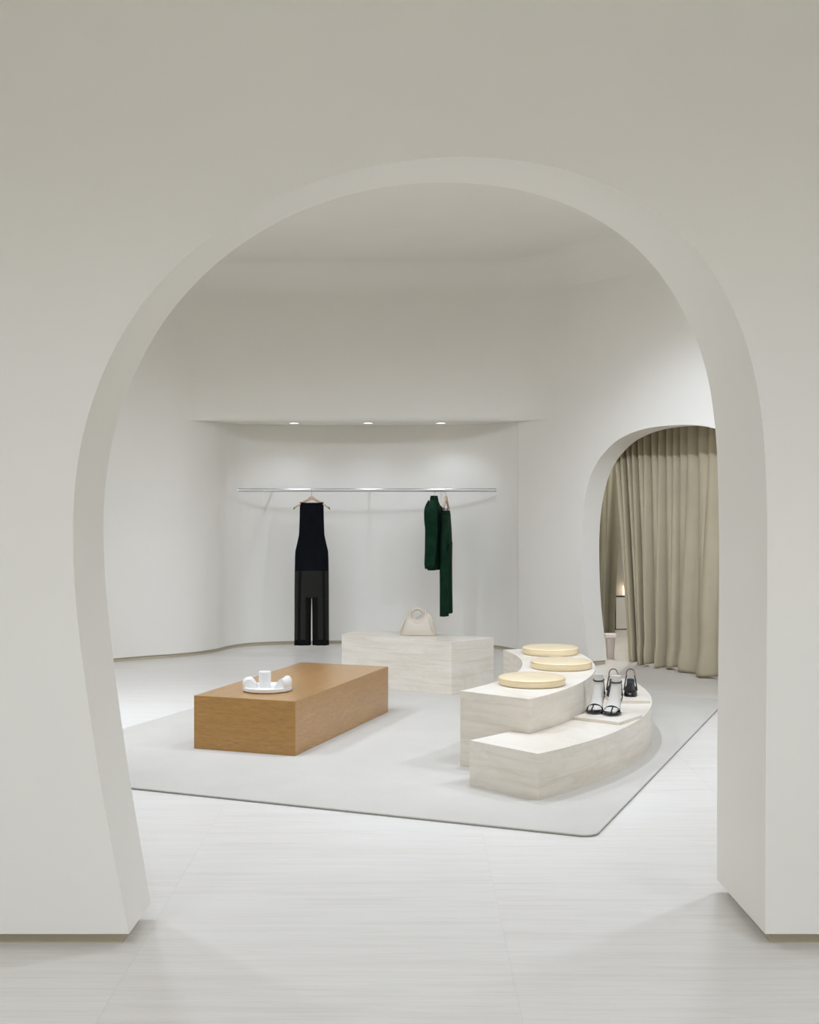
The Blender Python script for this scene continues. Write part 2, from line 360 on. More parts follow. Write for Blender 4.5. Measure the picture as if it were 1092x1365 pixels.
def trim_ribbon(nm, C, off=0.014):
    N = outward(C); bm = bmesh.new()
    loft(bm, [[p + n * off, p + n * off + Vector((0, 0, ZB * 0.8)), p + n * (off + 0.05) + Vector((0, 0, ZB * 0.8)), p + n * (off + 0.05)] for p, n in zip(C, N)])
    struct(obj(nm, bm, M_TRIM, smooth=True))
trim_ribbon('baseboard_left', full_left); trim_ribbon('baseboard_back', cn)

# right wall, a plane in (s, z) with the curtain doorway cut into it
P0 = Vector((1.65, 11.7, 0)); D = Vector((0.53505, -0.84482, 0)); NR = Vector((0.84482, 0.53505, 0))
half = [(-0.008, 0.036), (-0.039, 0.22), (-0.069, 0.40), (-0.096, 0.60), (-0.112, 0.84), (-0.117, 1.08), (-0.109, 1.26), (-0.086, 1.43), (-0.042, 1.60), (0.026, 1.755), (0.117, 1.873), (0.21, 1.952), (0.331, 2.03), (0.45, 2.08), (0.597, 2.12), (0.758, 2.146), (0.925, 2.157), (1.06, 2.159)]
hs = [(p.x, p.z) for p in catmull([(s, 0, z) for s, z in half], 70)]
arch = hs + [(2.12 - s, z) for s, z in hs[-2::-1]]
def RW(s, d, z): return P0 + D * s + NR * d + Vector((0, 0, z))
bm = bmesh.new(); S0, S1 = -1.075, 7.2
for d in (0.0, 0.22):
    outl = [(S0, 0.036)] + arch + [(S1, 0.036), (S1, Zc), (-0.374, Zc), (-0.374, ZS), (S0, ZS)]
    vs = [bm.verts.new(RW(s, d, z)) for s, z in outl]; fill(bm, vs, outl)
    if d == 0: fv = vs
n = len(fv); bm.verts.ensure_lookup_table(); rv = [bm.verts[n + i] for i in range(n)]
for i in range(n):
    j = (i + 1) % n; bm.faces.new((fv[i], fv[j], rv[j], rv[i]))
# cove strip along the ceiling
loft(bm, [[RW(s, -o, z) for o, z in CV] for s in (-0.374, S1)], closed=False)
struct(obj('wall_right', bm, M_WALL, smooth=True))
bm = bmesh.new()
for s0, s1 in ((-1.06, -0.02), (2.14, 7.2)):
    prism(bm, [tuple(RW(s, d, 0).xy) for s, d in ((s0, 0.014), (s1, 0.014), (s1, 0.206), (s0, 0.206))], 0, 0.036)
struct(obj('baseboard_right', bm, M_TRIM))

bm = bmesh.new(); box(bm, -4.8, 7.0, -3.3, 14.2, Zc, Zc + 0.12); struct(obj('ceiling', bm, M_CEIL))

# rest of the front room, round the camera
bm = bmesh.new(); box(bm, -4.7, -4.5, -3.2, 4.5, 0, Zc); struct(obj('wall_camera_left', bm, M_WALL))
bm = bmesh.new(); box(bm, 4.5, 4.7, -3.2, 4.5, 0, Zc); struct(obj('wall_camera_right', bm, M_WALL))
bm = bmesh.new(); box(bm, -4.7, 4.7, -3.3, -3.1, 0, Zc); struct(obj('wall_camera_rear', bm, M_WALL))

# room behind the curtain
ZF = 2.98
bm = bmesh.new(); prism(bm, [(1.47, 13.0), (1.30, 16.2), (7, 16.2), (7, 3.9), (5.73, 5.8)][::1], ZF, ZF + 0.1); struct(obj('ceiling_fitting_room', bm, M_CEIL))
bm = bmesh.new(); box(bm, 1.2, 7.0, 16.1, 16.3, 0, ZF); struct(obj('wall_fitting_back', bm, M_WALL))
bm = bmesh.new(); box(bm, 1.15, 1.32, 12.75, 16.2, 0, ZF); struct(obj('wall_fitting_left', bm, M_WALL))
bm = bmesh.new(); box(bm, 6.8, 7.0, 4.0, 16.2, 0, ZF); struct(obj('wall_fitting_right', bm, M_WALL))

# ------------------------------------------------------------------ downlights over the niche
for i, (x, lab) in enumerate(((-1.165, 'round recessed ceiling downlight above the black jumpsuit, left of three'), (-0.418, 'round recessed ceiling downlight over the bare middle of the clothes rail'), (0.316, 'round recessed ceiling downlight above the green jacket, right of three'))):
    t = thing('recessed_downlight', lab, 'ceiling light', (x, 12.87, ZS), 0, 'downlights in the niche soffit')
    bm = bmesh.new(); rings = [ell((0, 0, z), (r, 0, 0), (0, r, 0), 28) for r, z in ((0.046, 0.0), (0.056, 0.0), (0.056, -0.003), (0.048, -0.004), (0.046, -0.002))]
    loft(bm, rings, False, False); obj('trim_ring', bm, M_CERAMIC, t, True)
    bm = bmesh.new(); lathe(bm, [(0.046, -0.0005), (0.046, -0.0025)], n=28); obj('lens', bm, M_LAMP, t)
    sp = spot('niche_lamp', (x, 12.87, ZS - 0.012), (x, 12.95, 0), 13, 125, 1.0, 0.05); sp.parent = None

# ------------------------------------------------------------------ rug
rc = Vector((0.854, 5.875, 0)); ra_, rb_ = Vector((-0.9245, 0.3813, 0)), Vector((0.3765, 0.9264, 0)); RWd, RLn, rr = 3.57, 4.15, 0.075
loc2 = []
for cx_, cy_, a0 in ((rr, rr, 180), (RWd - rr, rr, 270), (RWd - rr, RLn - rr, 0), (rr, RLn - rr, 90)):
    for i in range(9):
        t = R(a0 + 90 * i / 8); loc2.append((cx_ + rr * math.cos(t), cy_ + rr * math.sin(t)))
def rugp(u, v): return rc + ra_ * u + rb_ * v
def inset(k): return [(RWd / 2 + (u - RWd / 2) * (1 - 2 * k / RWd), RLn / 2 + (v - RLn / 2) * (1 - 2 * k / RLn)) for u, v in loc2]
rug = thing('area_rug', 'large pale grey wool rug under the wooden plinth and stone benches', 'rug', tuple(rugp(RWd / 2, RLn / 2)))
off = rug.location.copy()
bm = bmesh.new(); loft(bm, [[rugp(u, v) - off + Vector((0, 0, z)) for u, v in inset(k)] for k, z in ((0.0, 0.0075), (0.0, 0.010), (0.002, 0.0125), (0.006, 0.014))], True, True); obj('pile', bm, M_RUG, rug, False)
bm = bmesh.new(); loft(bm, [[rugp(u, v) - off + Vector((0, 0, z)) for u, v in inset(k)] for k, z in ((0.002, 0.0), (0.002, 0.0074))], True, True); obj('edge_shade', bm, M_RUG_SHADE, rug)  # darker strip below the pile, edge shadow put into its colour
RZ = 0.014

# ------------------------------------------------------------------ oak plinth table
fr = Vector((-0.684, 7.640, 0)); ang = math.atan2(0.9445, 0.3285) - math.pi / 2
Wt, Lt, Ht = 0.684, 1.618, 0.3416
t = bpy.data.objects
bm = bmesh.new(); box(bm, -Wt, 0, 0, Lt, RZ, Ht)
o = obj('oak_plinth', bm, M_OAK); o.location = fr; o.rotation_euler = (0, 0, ang); bevel(o, 0.0025, 2)
tag(o, 'low honey coloured oak block table standing on the pale rug', 'table')

# ------------------------------------------------------------------ ceramic tray with cylinder
t = thing('ceramic_tray', 'round white ceramic tray with a central cylinder and two lugs on the oak table', 'tray', (-0.90, 8.066, Ht), 0)
bm = bmesh.new(); lathe(bm, [(0.10, 0.0), (0.145, 0.0), (0.156, 0.008), (0.1565, 0.026), (0.153, 0.030), (0.144, 0.030), (0.140, 0.020), (0.0, 0.0195)][:-1] + [(0.02, 0.0195)], n=56); obj('plate', bm, M_CERAMIC, t, True)
bm = bmesh.new(); lathe(bm, [(0.038, 0.0195), (0.0385, 0.118), (0.036, 0.121), (0.030, 0.121), (0.028, 0.112), (0.01, 0.111)], (-0.015, 0.0, 0), 36); obj('cylinder', bm, M_CERAMIC, t, True)
def lug(a0, a1, h):
    """block standing on the rim, rounded top, sliding down to the plate on its inner side"""
    bm = bmesh.new(); rings = []
    for i in range(13):
        a = R(a0 + (a1 - a0) * i / 12); d = Vector((math.cos(a), math.sin(a), 0))
        pr = [(0.152, 0.019), (0.1555, 0.03), (0.155, h * 0.72), (0.150, h * 0.9), (0.140, h), (0.122, h * 0.99), (0.106, h * 0.86), (0.088, h * 0.62), (0.074, h * 0.42), (0.066, 0.019)]
        rings.append([d * r + Vector((0, 0, z)) for r, z in pr])
    loft(bm, rings); return bm
obj('lug', lug(-42, 22, 0.086), M_CERAMIC, t, True)
obj('lug', lug(150, 212, 0.078), M_CERAMIC, t, True)

# ------------------------------------------------------------------ stone bench at the back
zb = 0.426
bm = bmesh.new(); prism(bm, [(-0.558, 10.47), (0.327, 9.93), (0.677, 10.24), (-0.432, 10.87)], RZ, zb)
o = obj('stone_bench', bm, M_STONE); bevel(o, 0.002, 1)
tag(o, 'straight cream stone block bench with the cream handbag on top', 'bench')

# ------------------------------------------------------------------ curved two-tier bench
CC = Vector((-1.38, 8.72))
def arcp(r, a): return (CC.x + r * math.cos(R(a)), CC.y + r * math.sin(R(a)))
def arcpts(r, a0, a1, n): return [arcp(r, a0 + (a1 - a0) * i / (n - 1)) for i in range(n)]
def smooth_sides(o):
    for p in o.data.polygons: p.use_smooth = abs(p.normal.z) < 0.5
    me = o.data
    bm = bmesh.new(); bm.from_mesh(me)
    for e in bm.edges:
        if len(e.link_faces) == 2 and e.calc_face_angle(0) > R(30): e.smooth = False
    bm.to_mesh(me); bm.free()
ZU, ZL = 0.446, 0.254
bm = bmesh.new(); prism(bm, arcpts(2.622, -38.7, 15.8, 64) + arcpts(2.145, 15.8, -38.7, 64), RZ, ZU)
o = obj('curved_bench', bm, M_STONE); smooth_sides(o)
tag(o, 'taller inner tier of the curved cream stone bench carrying three cushions', 'bench')
bm = bmesh.new(); prism(bm, arcpts(2.985, -46.9, 8.7, 64) + arcpts(2.626, 8.7, -38.62, 56) + [arcp(2.626, -38.85)] + arcpts(2.495, -38.85, -46.9, 10), RZ, ZL)
o = obj('curved_step_bench', bm, M_STONE); smooth_sides(o)
tag(o, 'lower outer tier of the curved cream stone bench carrying the shoes', 'bench')

# ------------------------------------------------------------------ cushions
for (x, y), lab in (((0.733, 7.638), 'round butter yellow seat cushion nearest the front end of the curved bench'), ((0.994, 8.355), 'round butter yellow seat cushion in the middle of the three on the bench'), ((1.005, 9.085), 'round butter yellow seat cushion furthest back on the curved bench')):
    t = thing('seat_cushion', lab, 'cushion', (x, y, ZU), random.uniform(0, 6), 'yellow round cushions on the curved bench')
    bm = bmesh.new(); lathe(bm, [(0.19, 0.0), (0.198, 0.004), (0.201, 0.012), (0.201, 0.034), (0.197, 0.043), (0.188, 0.048), (0.10, 0.050), (0.02, 0.0505)], n=64); obj('pad', bm, M_CUSHION, t, True)
    bm = bmesh.new(); tube(bm, ell((0, 0, 0.0405), (0.1985, 0, 0), (0, 0.1985, 0), 64), 0.0028, 6, True); obj('piping', bm, M_CUSHION, t, True)

# ------------------------------------------------------------------ display slabs for the shoes
bm = bmesh.new(); box(bm, -0.15, 0.15, -0.15, 0.15, 0, 0.018)
o = obj('display_slab', bm, M_STONE); o.location = (1.1755, 7.553, ZL); o.rotation_euler = (0, 0, math.atan2(-0.176, 0.245)); bevel(o, 0.001, 1)
tag(o, 'square stone slab under the strappy sandals on the lower tier', 'display slab', 'thin stone slabs under the shoes')
bm = bmesh.new(); box(bm, -0.125, 0.125, -0.14, 0.14, 0, 0.018)
o = obj('display_slab', bm, M_STONE); o.location = (1.402, 8.235, ZL); o.rotation_euler = (0, 0, R(1)); bevel(o, 0.001, 1)
tag(o, 'square stone slab under the black slingback shoes, behind the sandals', 'display slab', 'thin stone slabs under the shoes')
ZD = ZL + 0.018

# ------------------------------------------------------------------ foot forms wearing sandals (toes along local -y)
FPATH = [(0.000, 0.018), (0.012, 0.022), (0.035, 0.029), (0.060, 0.040), (0.085, 0.062), (0.107, 0.092), (0.124, 0.125), (0.135, 0.160), (0.140, 0.195), (0.141, 0.225), (0.141, 0.236)]
FW = [0.026, 0.036, 0.043, 0.043, 0.039, 0.0365, 0.034, 0.031, 0.0275, 0.028, 0.0275]
FT = [0.010, 0.014, 0.019, 0.024, 0.029, 0.033, 0.036, 0.034, 0.030, 0.030, 0.029]
def foot_bm(mir):
    bm = bmesh.new(); rings = []
    P = [Vector((0, y, z)) for y, z in FPATH]
    for i, p in enumerate(P):
        t = (P[min(i + 1, len(P) - 1)] - P[max(i - 1, 0)]).normalized()
        if i >= len(P) - 2: t = Vector((0, 0, 1))
        u = Vector((1, 0, 0)); v = t.cross(u).normalized()
        rings.append(ell(p, u * FW[i], v * FT[i], 20, 2.3))
    loft(bm, rings)
    # heel of the foot
    loft(bm, [ell((0, y, z), (a, 0, 0), (0, b, c), 14) for y, z, a, b, c in ((0.135, 0.175, 0.02, 0.03, 0.0), (0.158, 0.145, 0.025, 0.024, 0.01), (0.170, 0.118, 0.026, 0.020, 0.012), (0.165, 0.098, 0.022, 0.022, 0.010), (0.150, 0.088, 0.012, 0.02, 0.006))])
    # toes: the big toe and the four smaller ones
    for k, (tx, ty, r, ln) in enumerate(((0.021, -0.006, 0.0145, 0.024), (-0.001, -0.004, 0.0105, 0.02), (-0.014, 0.001, 0.0098, 0.02), (-0.026, 0.007, 0.0092, 0.019), (-0.036, 0.015, 0.0086, 0.018))):
        m = Matrix.Translation((tx * mir, ty, 0.019)) @ Matrix.Diagonal((r, ln, r * 1.02, 1))
        bmesh.ops.create_uvsphere(bm, u_segments=12, v_segments=8, radius=1.0, matrix=m)
    return bm
def sole_pts(h, L):   # side profile of a high-heeled sole: (y, z of underside)
    return [(-0.034, 0.0015), (-0.02, 0.0), (0.03, 0.0), (0.055, 0.004), (0.085, h * 0.28), (0.115, h * 0.58), (0.145, h * 0.84), (0.170, h * 0.95), (0.190, h * 0.97)]
def sole_bm(h, hw, th, z0=0.0, tip=0.018):
    P = sole_pts(h, 0); W = [tip, hw * 0.86, hw, hw * 0.96, hw * 0.78, hw * 0.66, hw * 0.64, hw * 0.64, hw * 0.42]
    bm = bmesh.new(); rings = []
    for (y, z), wd in zip(P, W): rings.append([Vector((x, y, z + zz + z0)) for x, zz in ((-wd, 0), (wd, 0), (wd, th), (-wd, th))])
    loft(bm, rings); return bm
def sandal(x, y, rz, mir, lab_s, lab_f):
    f = tag(obj('foot_form', foot_bm(mir), M_FOOT, None, True), lab_f, 'foot form', 'white display feet wearing the sandals')
    f.location = (x, y, ZD + 0.0085); f.rotation_euler = (0, 0, rz); f.scale = (1, 1, 0.885)
    t = thing('strappy_sandal', lab_s, 'sandal', (x, y, ZD), rz, 'black strappy sandals on the display feet'); t.scale = (1, 1, 0.885)
    obj('outsole', sole_bm(0.078, 0.049, 0.0045), M_SOLE, t)
    obj('sole', sole_bm(0.078, 0.045, 0.0045, 0.004), M_PATENT, t)
    bm = bmesh.new(); loft(bm, [ell((0, yy, z), (a, 0, 0), (0, b, 0), 12) for yy, z, a, b in ((0.188, 0.0, 0.006, 0.006), (0.186, 0.02, 0.006, 0.0065), (0.180, 0.05, 0.009, 0.010), (0.170, 0.076, 0.018, 0.017))]); obj('heel', bm, M_PATENT, t, True)
    bm = bmesh.new()   # strap round the toes, standing on the sole's edge
    tube(bm, [(0.047, 0.045, 0.012), (0.047, 0.012, 0.015), (0.040, -0.018, 0.014), (0.022, -0.033, 0.012), (0, -0.037, 0.012), (-0.022, -0.030, 0.012), (-0.041, -0.010, 0.014), (-0.047, 0.018, 0.015), (-0.047, 0.045, 0.012)], 0.0085, 8); obj('toe_rim', bm, M_PATENT, t, True)
    bm = bmesh.new()   # strap over the base of the toes
    tube(bm, [Vector((0.047 * math.cos(a), 0.028, 0.012 + 0.044 * math.sin(a))) for a in [math.pi * i / 14 for i in range(15)]], 0.0064, 8); obj('toe_strap', bm, M_PATENT, t, True)
    bm = bmesh.new(); tube(bm, [(0.008 * mir, -0.036, 0.012), (0.008 * mir, -0.026, 0.030), (0.008 * mir, -0.008, 0.040), (0.006 * mir, 0.026, 0.057)], 0.0040, 8); obj('thong_strap', bm, M_PATENT, t, True)
    bm = bmesh.new(); tube(bm, [Vector((0.0315 * math.cos(a), 0.141 + 0.034 * math.sin(a), 0.205 + 0.004 * math.sin(a * 1))) for a in [2 * math.pi * i / 24 for i in range(24)]], 0.0048, 8, True); obj('ankle_strap', bm, M_PATENT, t, True)
    for s in (-1, 1):
        bm = bmesh.new(); tube(bm, catmull([(0.024 * s, 0.165, 0.203), (0.026 * s, 0.170, 0.165), (0.030 * s, 0.168, 0.13), (0.030 * s, 0.168, 0.085)], 10), 0.0035, 8); obj('back_strap', bm, M_PATENT, t, True)
    bm = bmesh.new(); tube(bm, [Vector((0.037 * math.cos(a), 0.142 + 0.048 * math.sin(a), 0.115)) for a in [math.pi * i / 12 for i in range(13)]], 0.012, 8, flat=0.35); obj('heel_counter', bm, M_PATENT, t, True)
sandal(1.103, 7.625, R(-20), -1, 'black strappy high heel sandal on the left white display foot', 'white display foot in a black sandal, left one of the pair')
sandal(1.194, 7.558, R(-22), 1, 'black strappy high heel sandal on the right white display foot', 'white display foot in a black sandal, right one of the pair')

# ------------------------------------------------------------------ black slingbacks
def slingback(x, y, rz, lab):
    t = thing('slingback_shoe', lab, 'shoe', (x, y, ZD), rz, 'black patent slingbacks on the rear slab')
    obj('sole', sole_bm(0.085, 0.040, 0.004, 0, 0.012), M_PATENT, t)
    obj('insole', sole_bm(0.085, 0.036, 0.002, 0.0042, 0.010), M_INSOLE, t)
    bm = bmesh.new(); rings = []
    for yy, zz, a, h in ((-0.037, 0.003, 0.010, 0.014), (-0.03, 0.002, 0.020, 0.022), (-0.012, 0.001, 0.034, 0.036), (0.015, 0.001, 0.043, 0.050), (0.045, 0.003, 0.0445, 0.062), (0.070, 0.012, 0.042, 0.066)):
        rings.append([Vector((a * math.cos(b), yy, zz + h * math.sin(b))) for b in [math.pi * i / 14 for i in range(15)]])
    inner = [[Vector((p.x * 0.95, p.y, (p.z - 0.003) if p.z > 0.006 else p.z)) for p in r] for r in rings]
    loft(bm, [r + q[::-1] for r, q in zip(rings, inner)]); obj('vamp', bm, M_PATENT, t, True)
    for s in (-1, 1):
        bm = bmesh.new(); tube(bm, catmull([(0.042 * s, 0.035, 0.036), (0.037 * s, 0.08, 0.062), (0.031 * s, 0.13, 0.095), (0.027 * s, 0.16, 0.108)], 10), 0.0045, 8); obj('side_strap', bm, M_PATENT, t, True)
    bm = bmesh.new(); loft(bm, [ell((0, yy, z), (a, 0, 0), (0, b, 0), 12) for yy, z, a, b in ((0.186, 0.0, 0.005, 0.005), (0.184, 0.03, 0.0055, 0.006), (0.178, 0.06, 0.010, 0.010), (0.170, 0.083, 0.020, 0.018))]); obj('heel', bm, M_PATENT, t, True)
    bm = bmesh.new(); tube(bm, catmull([(-0.027, 0.155, 0.100), (-0.0275, 0.172, 0.128), (-0.017, 0.186, 0.146), (0, 0.190, 0.151), (0.017, 0.186, 0.146), (0.0275, 0.172, 0.128), (0.027, 0.155, 0.100)], 22), 0.0036, 8); obj('sling_strap', bm, M_OXBLOOD, t, True)
    bm = bmesh.new(); bmesh.ops.create_cube(bm, size=1, matrix=Matrix.Translation((0.030, 0.165, 0.118)) @ Matrix.Diagonal((0.007, 0.010, 0.013, 1))); obj('buckle', bm, M_COPPER, t)
    bm = bmesh.new(); tube(bm, [(-0.030, 0.0, 0.036), (-0.012, -0.016, 0.039), (0, -0.022, 0.034), (0.012, -0.016, 0.039), (0.030, 0.0, 0.036)], 0.0035, 8); obj('toe_band', bm, M_PATENT, t, True)
slingback(1.432, 8.262, R(-10), 'black patent slingback heel standing clear on the rear slab')
slingback(1.318, 8.262, R(-10), 'black patent slingback heel half hidden behind the right display foot')

# ------------------------------------------------------------------ handbag
t = thing('handbag', 'cream leather handbag with a round ring handle on the straight stone bench', 'handbag', (0.067, 10.42, zb), R(-6))
bm = bmesh.new(); rings = []
for z, a, b, px in ((0.0, 0.143, 0.052, 3.2), (0.004, 0.150, 0.060, 3.2), (0.03, 0.1505, 0.064, 3.0), (0.06, 0.144, 0.062, 2.8), (0.09, 0.136, 0.057, 2.6), (0.12, 0.126, 0.049, 2.4), (0.145, 0.117, 0.040, 2.3), (0.165, 0.105, 0.031, 2.2), (0.180, 0.090, 0.023, 2.1), (0.187, 0.072, 0.014, 2.1)):
    ring = ell((0.004 + 0.02 * (z / 0.18) * 0, 0, z), (a, 0, 0), (0, b, 0), 40, px)
    # dip in the top edge to seat the ring
    rings.append([Vector((p.x, p.y, p.z - 0.085 * max(0, 1 - (p.x / 0.068) ** 2) * (z / 0.187) ** 2)) for p in ring])
loft(bm, rings); obj('body', bm, M_BAG, t, True)
bm = bmesh.new(); tube(bm, [Vector((0.0 + 0.0475 * math.cos(a), -0.004, 0.167 + 0.0475 * math.sin(a))) for a in [2 * math.pi * i / 40 for i in range(40)]], 0.0095, 10, True); obj('ring_handle', bm, M_BAG, t, True)
bm = bmesh.new(); tube(bm, [Vector((0.0385 * math.cos(a), -0.004, 0.167 + 0.0385 * math.sin(a))) for a in [2 * math.pi * i / 40 for i in range(40)]], 0.0032, 8, True); obj('ring_edge', bm, M_BAGIN, t, True)
bm = bmesh.new(); tube(bm, [Vector((0.066 * math.cos(a), -0.016, 0.168 + 0.066 * math.sin(a))) for a in [R(150) + R(240) * i / 30 for i in range(31)]], [0.006 + 0.013 * math.sin(math.pi * i / 30) ** 0.6 for i in range(31)], 12); obj('gathered_collar', bm, M_BAG, t, True)
for s in (-1, 1):
    bm = bmesh.new(); tube(bm, catmull([(0.072 * s, -0.012, 0.17), (0.098 * s, -0.03, 0.14), (0.118 * s, -0.045, 0.09), (0.128 * s, -0.055, 0.04)], 12), [0.004 + 0.006 * math.sin(math.pi * i / 11) for i in range(12)], 8); obj('fold', bm, M_BAG, t, True)

# ------------------------------------------------------------------ clothes rail
YR, ZR, RR = 12.75, 1.612, 0.016
t = thing('clothes_rail', 'long brushed steel clothes rail across the niche', 'clothes rail', (-0.42, YR, ZR))
bm = bmesh.new(); tube(bm, [(-1.297, 0, 0), (1.289, 0, 0)], RR, 20); obj('bar', bm, M_STEEL, t, True)
for x, yw in ((-1.0, 13.33), (0.0, 13.40), (0.75, 13.32)):
    bm = bmesh.new(); tube(bm, [(x, 0.012, 0), (x, yw - YR, 0)], 0.008, 12); obj('standoff', bm, M_STEEL, t, True)

# ------------------------------------------------------------------ hangers
def hanger(x, rz, lab, drop=0.112, clips=False, halfw=0.178, fat=0.0155):
    t = thing('clothes_hanger', lab, 'hanger', (x, YR, ZR), rz, 'wooden hangers on the rail')
    r = RR + 0.003
    bm = bmesh.new()
    hook = [Vector((0, r * math.cos(a), r * math.sin(a))) for a in [R(200) - R(200) * i / 14 for i in range(15)]]
    hook += [Vector((0, r * 0.8, -0.014)), Vector((0, r * 0.15, -0.030)), Vector((0, 0, -0.045)), Vector((0, 0, -0.075))]
    tube(bm, hook, 0.0022, 8); obj('hook', bm, M_HOOK, t, True)
    bm = bmesh.new(); C = []
    for i in range(25):
        u = -1 + 2 * i / 24; z = -0.083 - 0.098 * abs(u) ** 1.25
        C.append((u * halfw, z, fat - 0.006 * abs(u), 0.010 if abs(u) < 0.9 else 0.009))
    loft(bm, [ell((x_, 0, z_), (0, 0, h_), (0, d_, 0), 12, 2.6) for x_, z_, h_, d_ in C]); obj('shoulder_bar', bm, M_HANGER, t, True)
    bm = bmesh.new(); loft(bm, [ell((0, 0, z), (a, 0, 0), (0, 0.0135, 0), 14, 3) for z, a in ((-0.100, 0.036), (-0.080, 0.035), (-0.064, 0.022))]); obj('neck_block', bm, M_HANGER, t, True)
    for s in (-1, 1):
        bm = bmesh.new(); loft(bm, [ell((s * (halfw - 0.012 + q), 0, -0.172 - 0.014 * q / 0.016), (0, 0, 0.0105), (0, 0.010, 0), 10) for q in (0.0, 0.008, 0.016)]); obj('tip', bm, M_TIP, t, True)
        if clips:
            bm = bmesh.new(); box(bm, s * 0.07 - 0.012, s * 0.07 + 0.012, -0.008, 0.008, -0.212, -0.180); obj('clip', bm, M_HOOK, t)
    return t
hanger(-0.978, 0.0, 'pale wooden hanger holding the black jumpsuit on the rail')
hanger(0.246, R(257), 'pale wooden hanger inside the green jacket on the rail', halfw=0.11)
hanger(0.366, R(77), 'pale wooden hanger above the green trousers, right end of the rail', clips=True, halfw=0.13, fat=0.026)

# ------------------------------------------------------------------ black jumpsuit
t = thing('black_jumpsuit', 'long sleeveless black jumpsuit with sheer legs hanging on the rail', 'jumpsuit', (-0.978, YR, 0.064))
def tubeloft(bm, rows, n=36, fold=0.0, k=7, ph=0.0, caps=True):
    rings = []
    for z, xc, yc, a, b in rows:
        ring = ell((xc, yc, z), (a, 0, 0), (0, b, 0), n, 2.4); f = fold * min(1.0, (rows[0][0] - z) / max(0.01, rows[0][0] - rows[-1][0]) + 0.15)
        rings.append([Vector((p.x, p.y + f * math.sin(k * (p.x - xc) / max(a, 0.02) + ph), p.z)) for p in ring])
    loft(bm, rings, caps, caps)
zz = lambda z: z - 0.064
bm = bmesh.new()
tubeloft(bm, [(zz(z), 0, 0, a, b) for z, a, b in ((1.487, 0.117, 0.014), (1.480, 0.119, 0.021), (1.35, 0.121, 0.034), (1.20, 0.126, 0.042), (1.16, 0.129, 0.044), (1.08, 0.146, 0.05), (1.005, 0.164, 0.054), (0.93, 0.168, 0.055), (0.806, 0.170, 0.056))], 48, 0.006, 6); obj('bodice', bm, M_BLACK, t, True)
bm = bmesh.new()   # neckline band
tube(bm, [(-0.117, 0, zz(1.488)), (-0.06, -0.016, zz(1.481)), (0, -0.020, zz(1.479)), (0.06, -0.016, zz(1.481)), (0.117, 0, zz(1.488))], 0.006, 8); obj('neckline', bm, M_BLACK, t, True)
bm = bmesh.new()
tubeloft(bm, [(zz(z), 0, 0, a, b) for z, a, b in ((0.8055, 0.170, 0.056), (0.70, 0.171, 0.056), (0.60, 0.172, 0.055), (0.53, 0.172, 0.055))], 48, 0.006, 9, caps=False); obj('sheer_hip_panel', bm, M_SHEER, t, True)
for s in (-1, 1):
    bm = bmesh.new()
    tubeloft(bm, [(zz(z), s * xc, 0, a, b) for z, xc, a, b in ((0.5295, 0.087, 0.085, 0.052), (0.40, 0.0885, 0.0835, 0.05), (0.25, 0.0895, 0.083, 0.049), (0.112, 0.0905, 0.083, 0.048))], 36, 0.009, 8, s, caps=False); leg = obj('sheer_trouser_leg', bm, M_SHEER, t, True)
    bm = bmesh.new()
    tubeloft(bm, [(zz(z), s * xc, 0, a, b) for z, xc, a, b in ((0.1115, 0.0905, 0.083, 0.048), (0.064, 0.091, 0.0835, 0.047))], 36, 0.009, 8, s, caps=False); obj('hem', bm, M_BLACK, leg, True)
    bm = bmesh.new()
    tubeloft(bm, [(zz(z), s * xc, 0.0, a, b) for z, xc, a, b in ((0.54, 0.034, 0.028, 0.03), (0.30, 0.036, 0.026, 0.03), (0.113, 0.037, 0.026, 0.028))], 20); obj('leg_lining', bm, M_BLACK, leg, True)
    bm = bmesh.new()
    tubeloft(bm, [(zz(z), s * xc, 0.0, a, b) for z, xc, a, b in ((0.80, 0.118, 0.016, 0.03), (0.30, 0.125, 0.014, 0.03), (0.113, 0.128, 0.014, 0.028))], 16); obj('side_seam', bm, M_BLACK, leg, True)

# ------------------------------------------------------------------ green jacket (shoulder line along local x, hung nearly edge-on)
t = thing('green_jacket', 'dark green tailored jacket hung side-on at the right of the rail', 'jacket', (0.246, YR, 0.815), R(257))
zj = lambda z: z - 0.815
bm = bmesh.new()
tubeloft(bm, [(zj(z), 0, yc, a, b) for z, a, b, yc in ((1.515, 0.055, 0.038, 0), (1.49, 0.085, 0.045, 0), (1.455, 0.15, 0.048, 0.004), (1.42, 0.178, 0.050, 0.006), (1.35, 0.18, 0.052, 0.008), (1.2, 0.172, 0.053, 0.008), (1.05, 0.172, 0.052, 0.006), (0.92, 0.182, 0.051, 0.006), (0.82, 0.19, 0.051, 0.006))], 44, 0.007, 7); obj('body', bm, M_GREEN, t, True)
bm = bmesh.new()
tubeloft(bm, [(zj(z), 0, 0, a, b) for z, a, b in ((1.557, 0.046, 0.034), (1.54, 0.05, 0.037), (1.512, 0.056, 0.043))], 28); obj('collar', bm, M_GREEN, t, True)
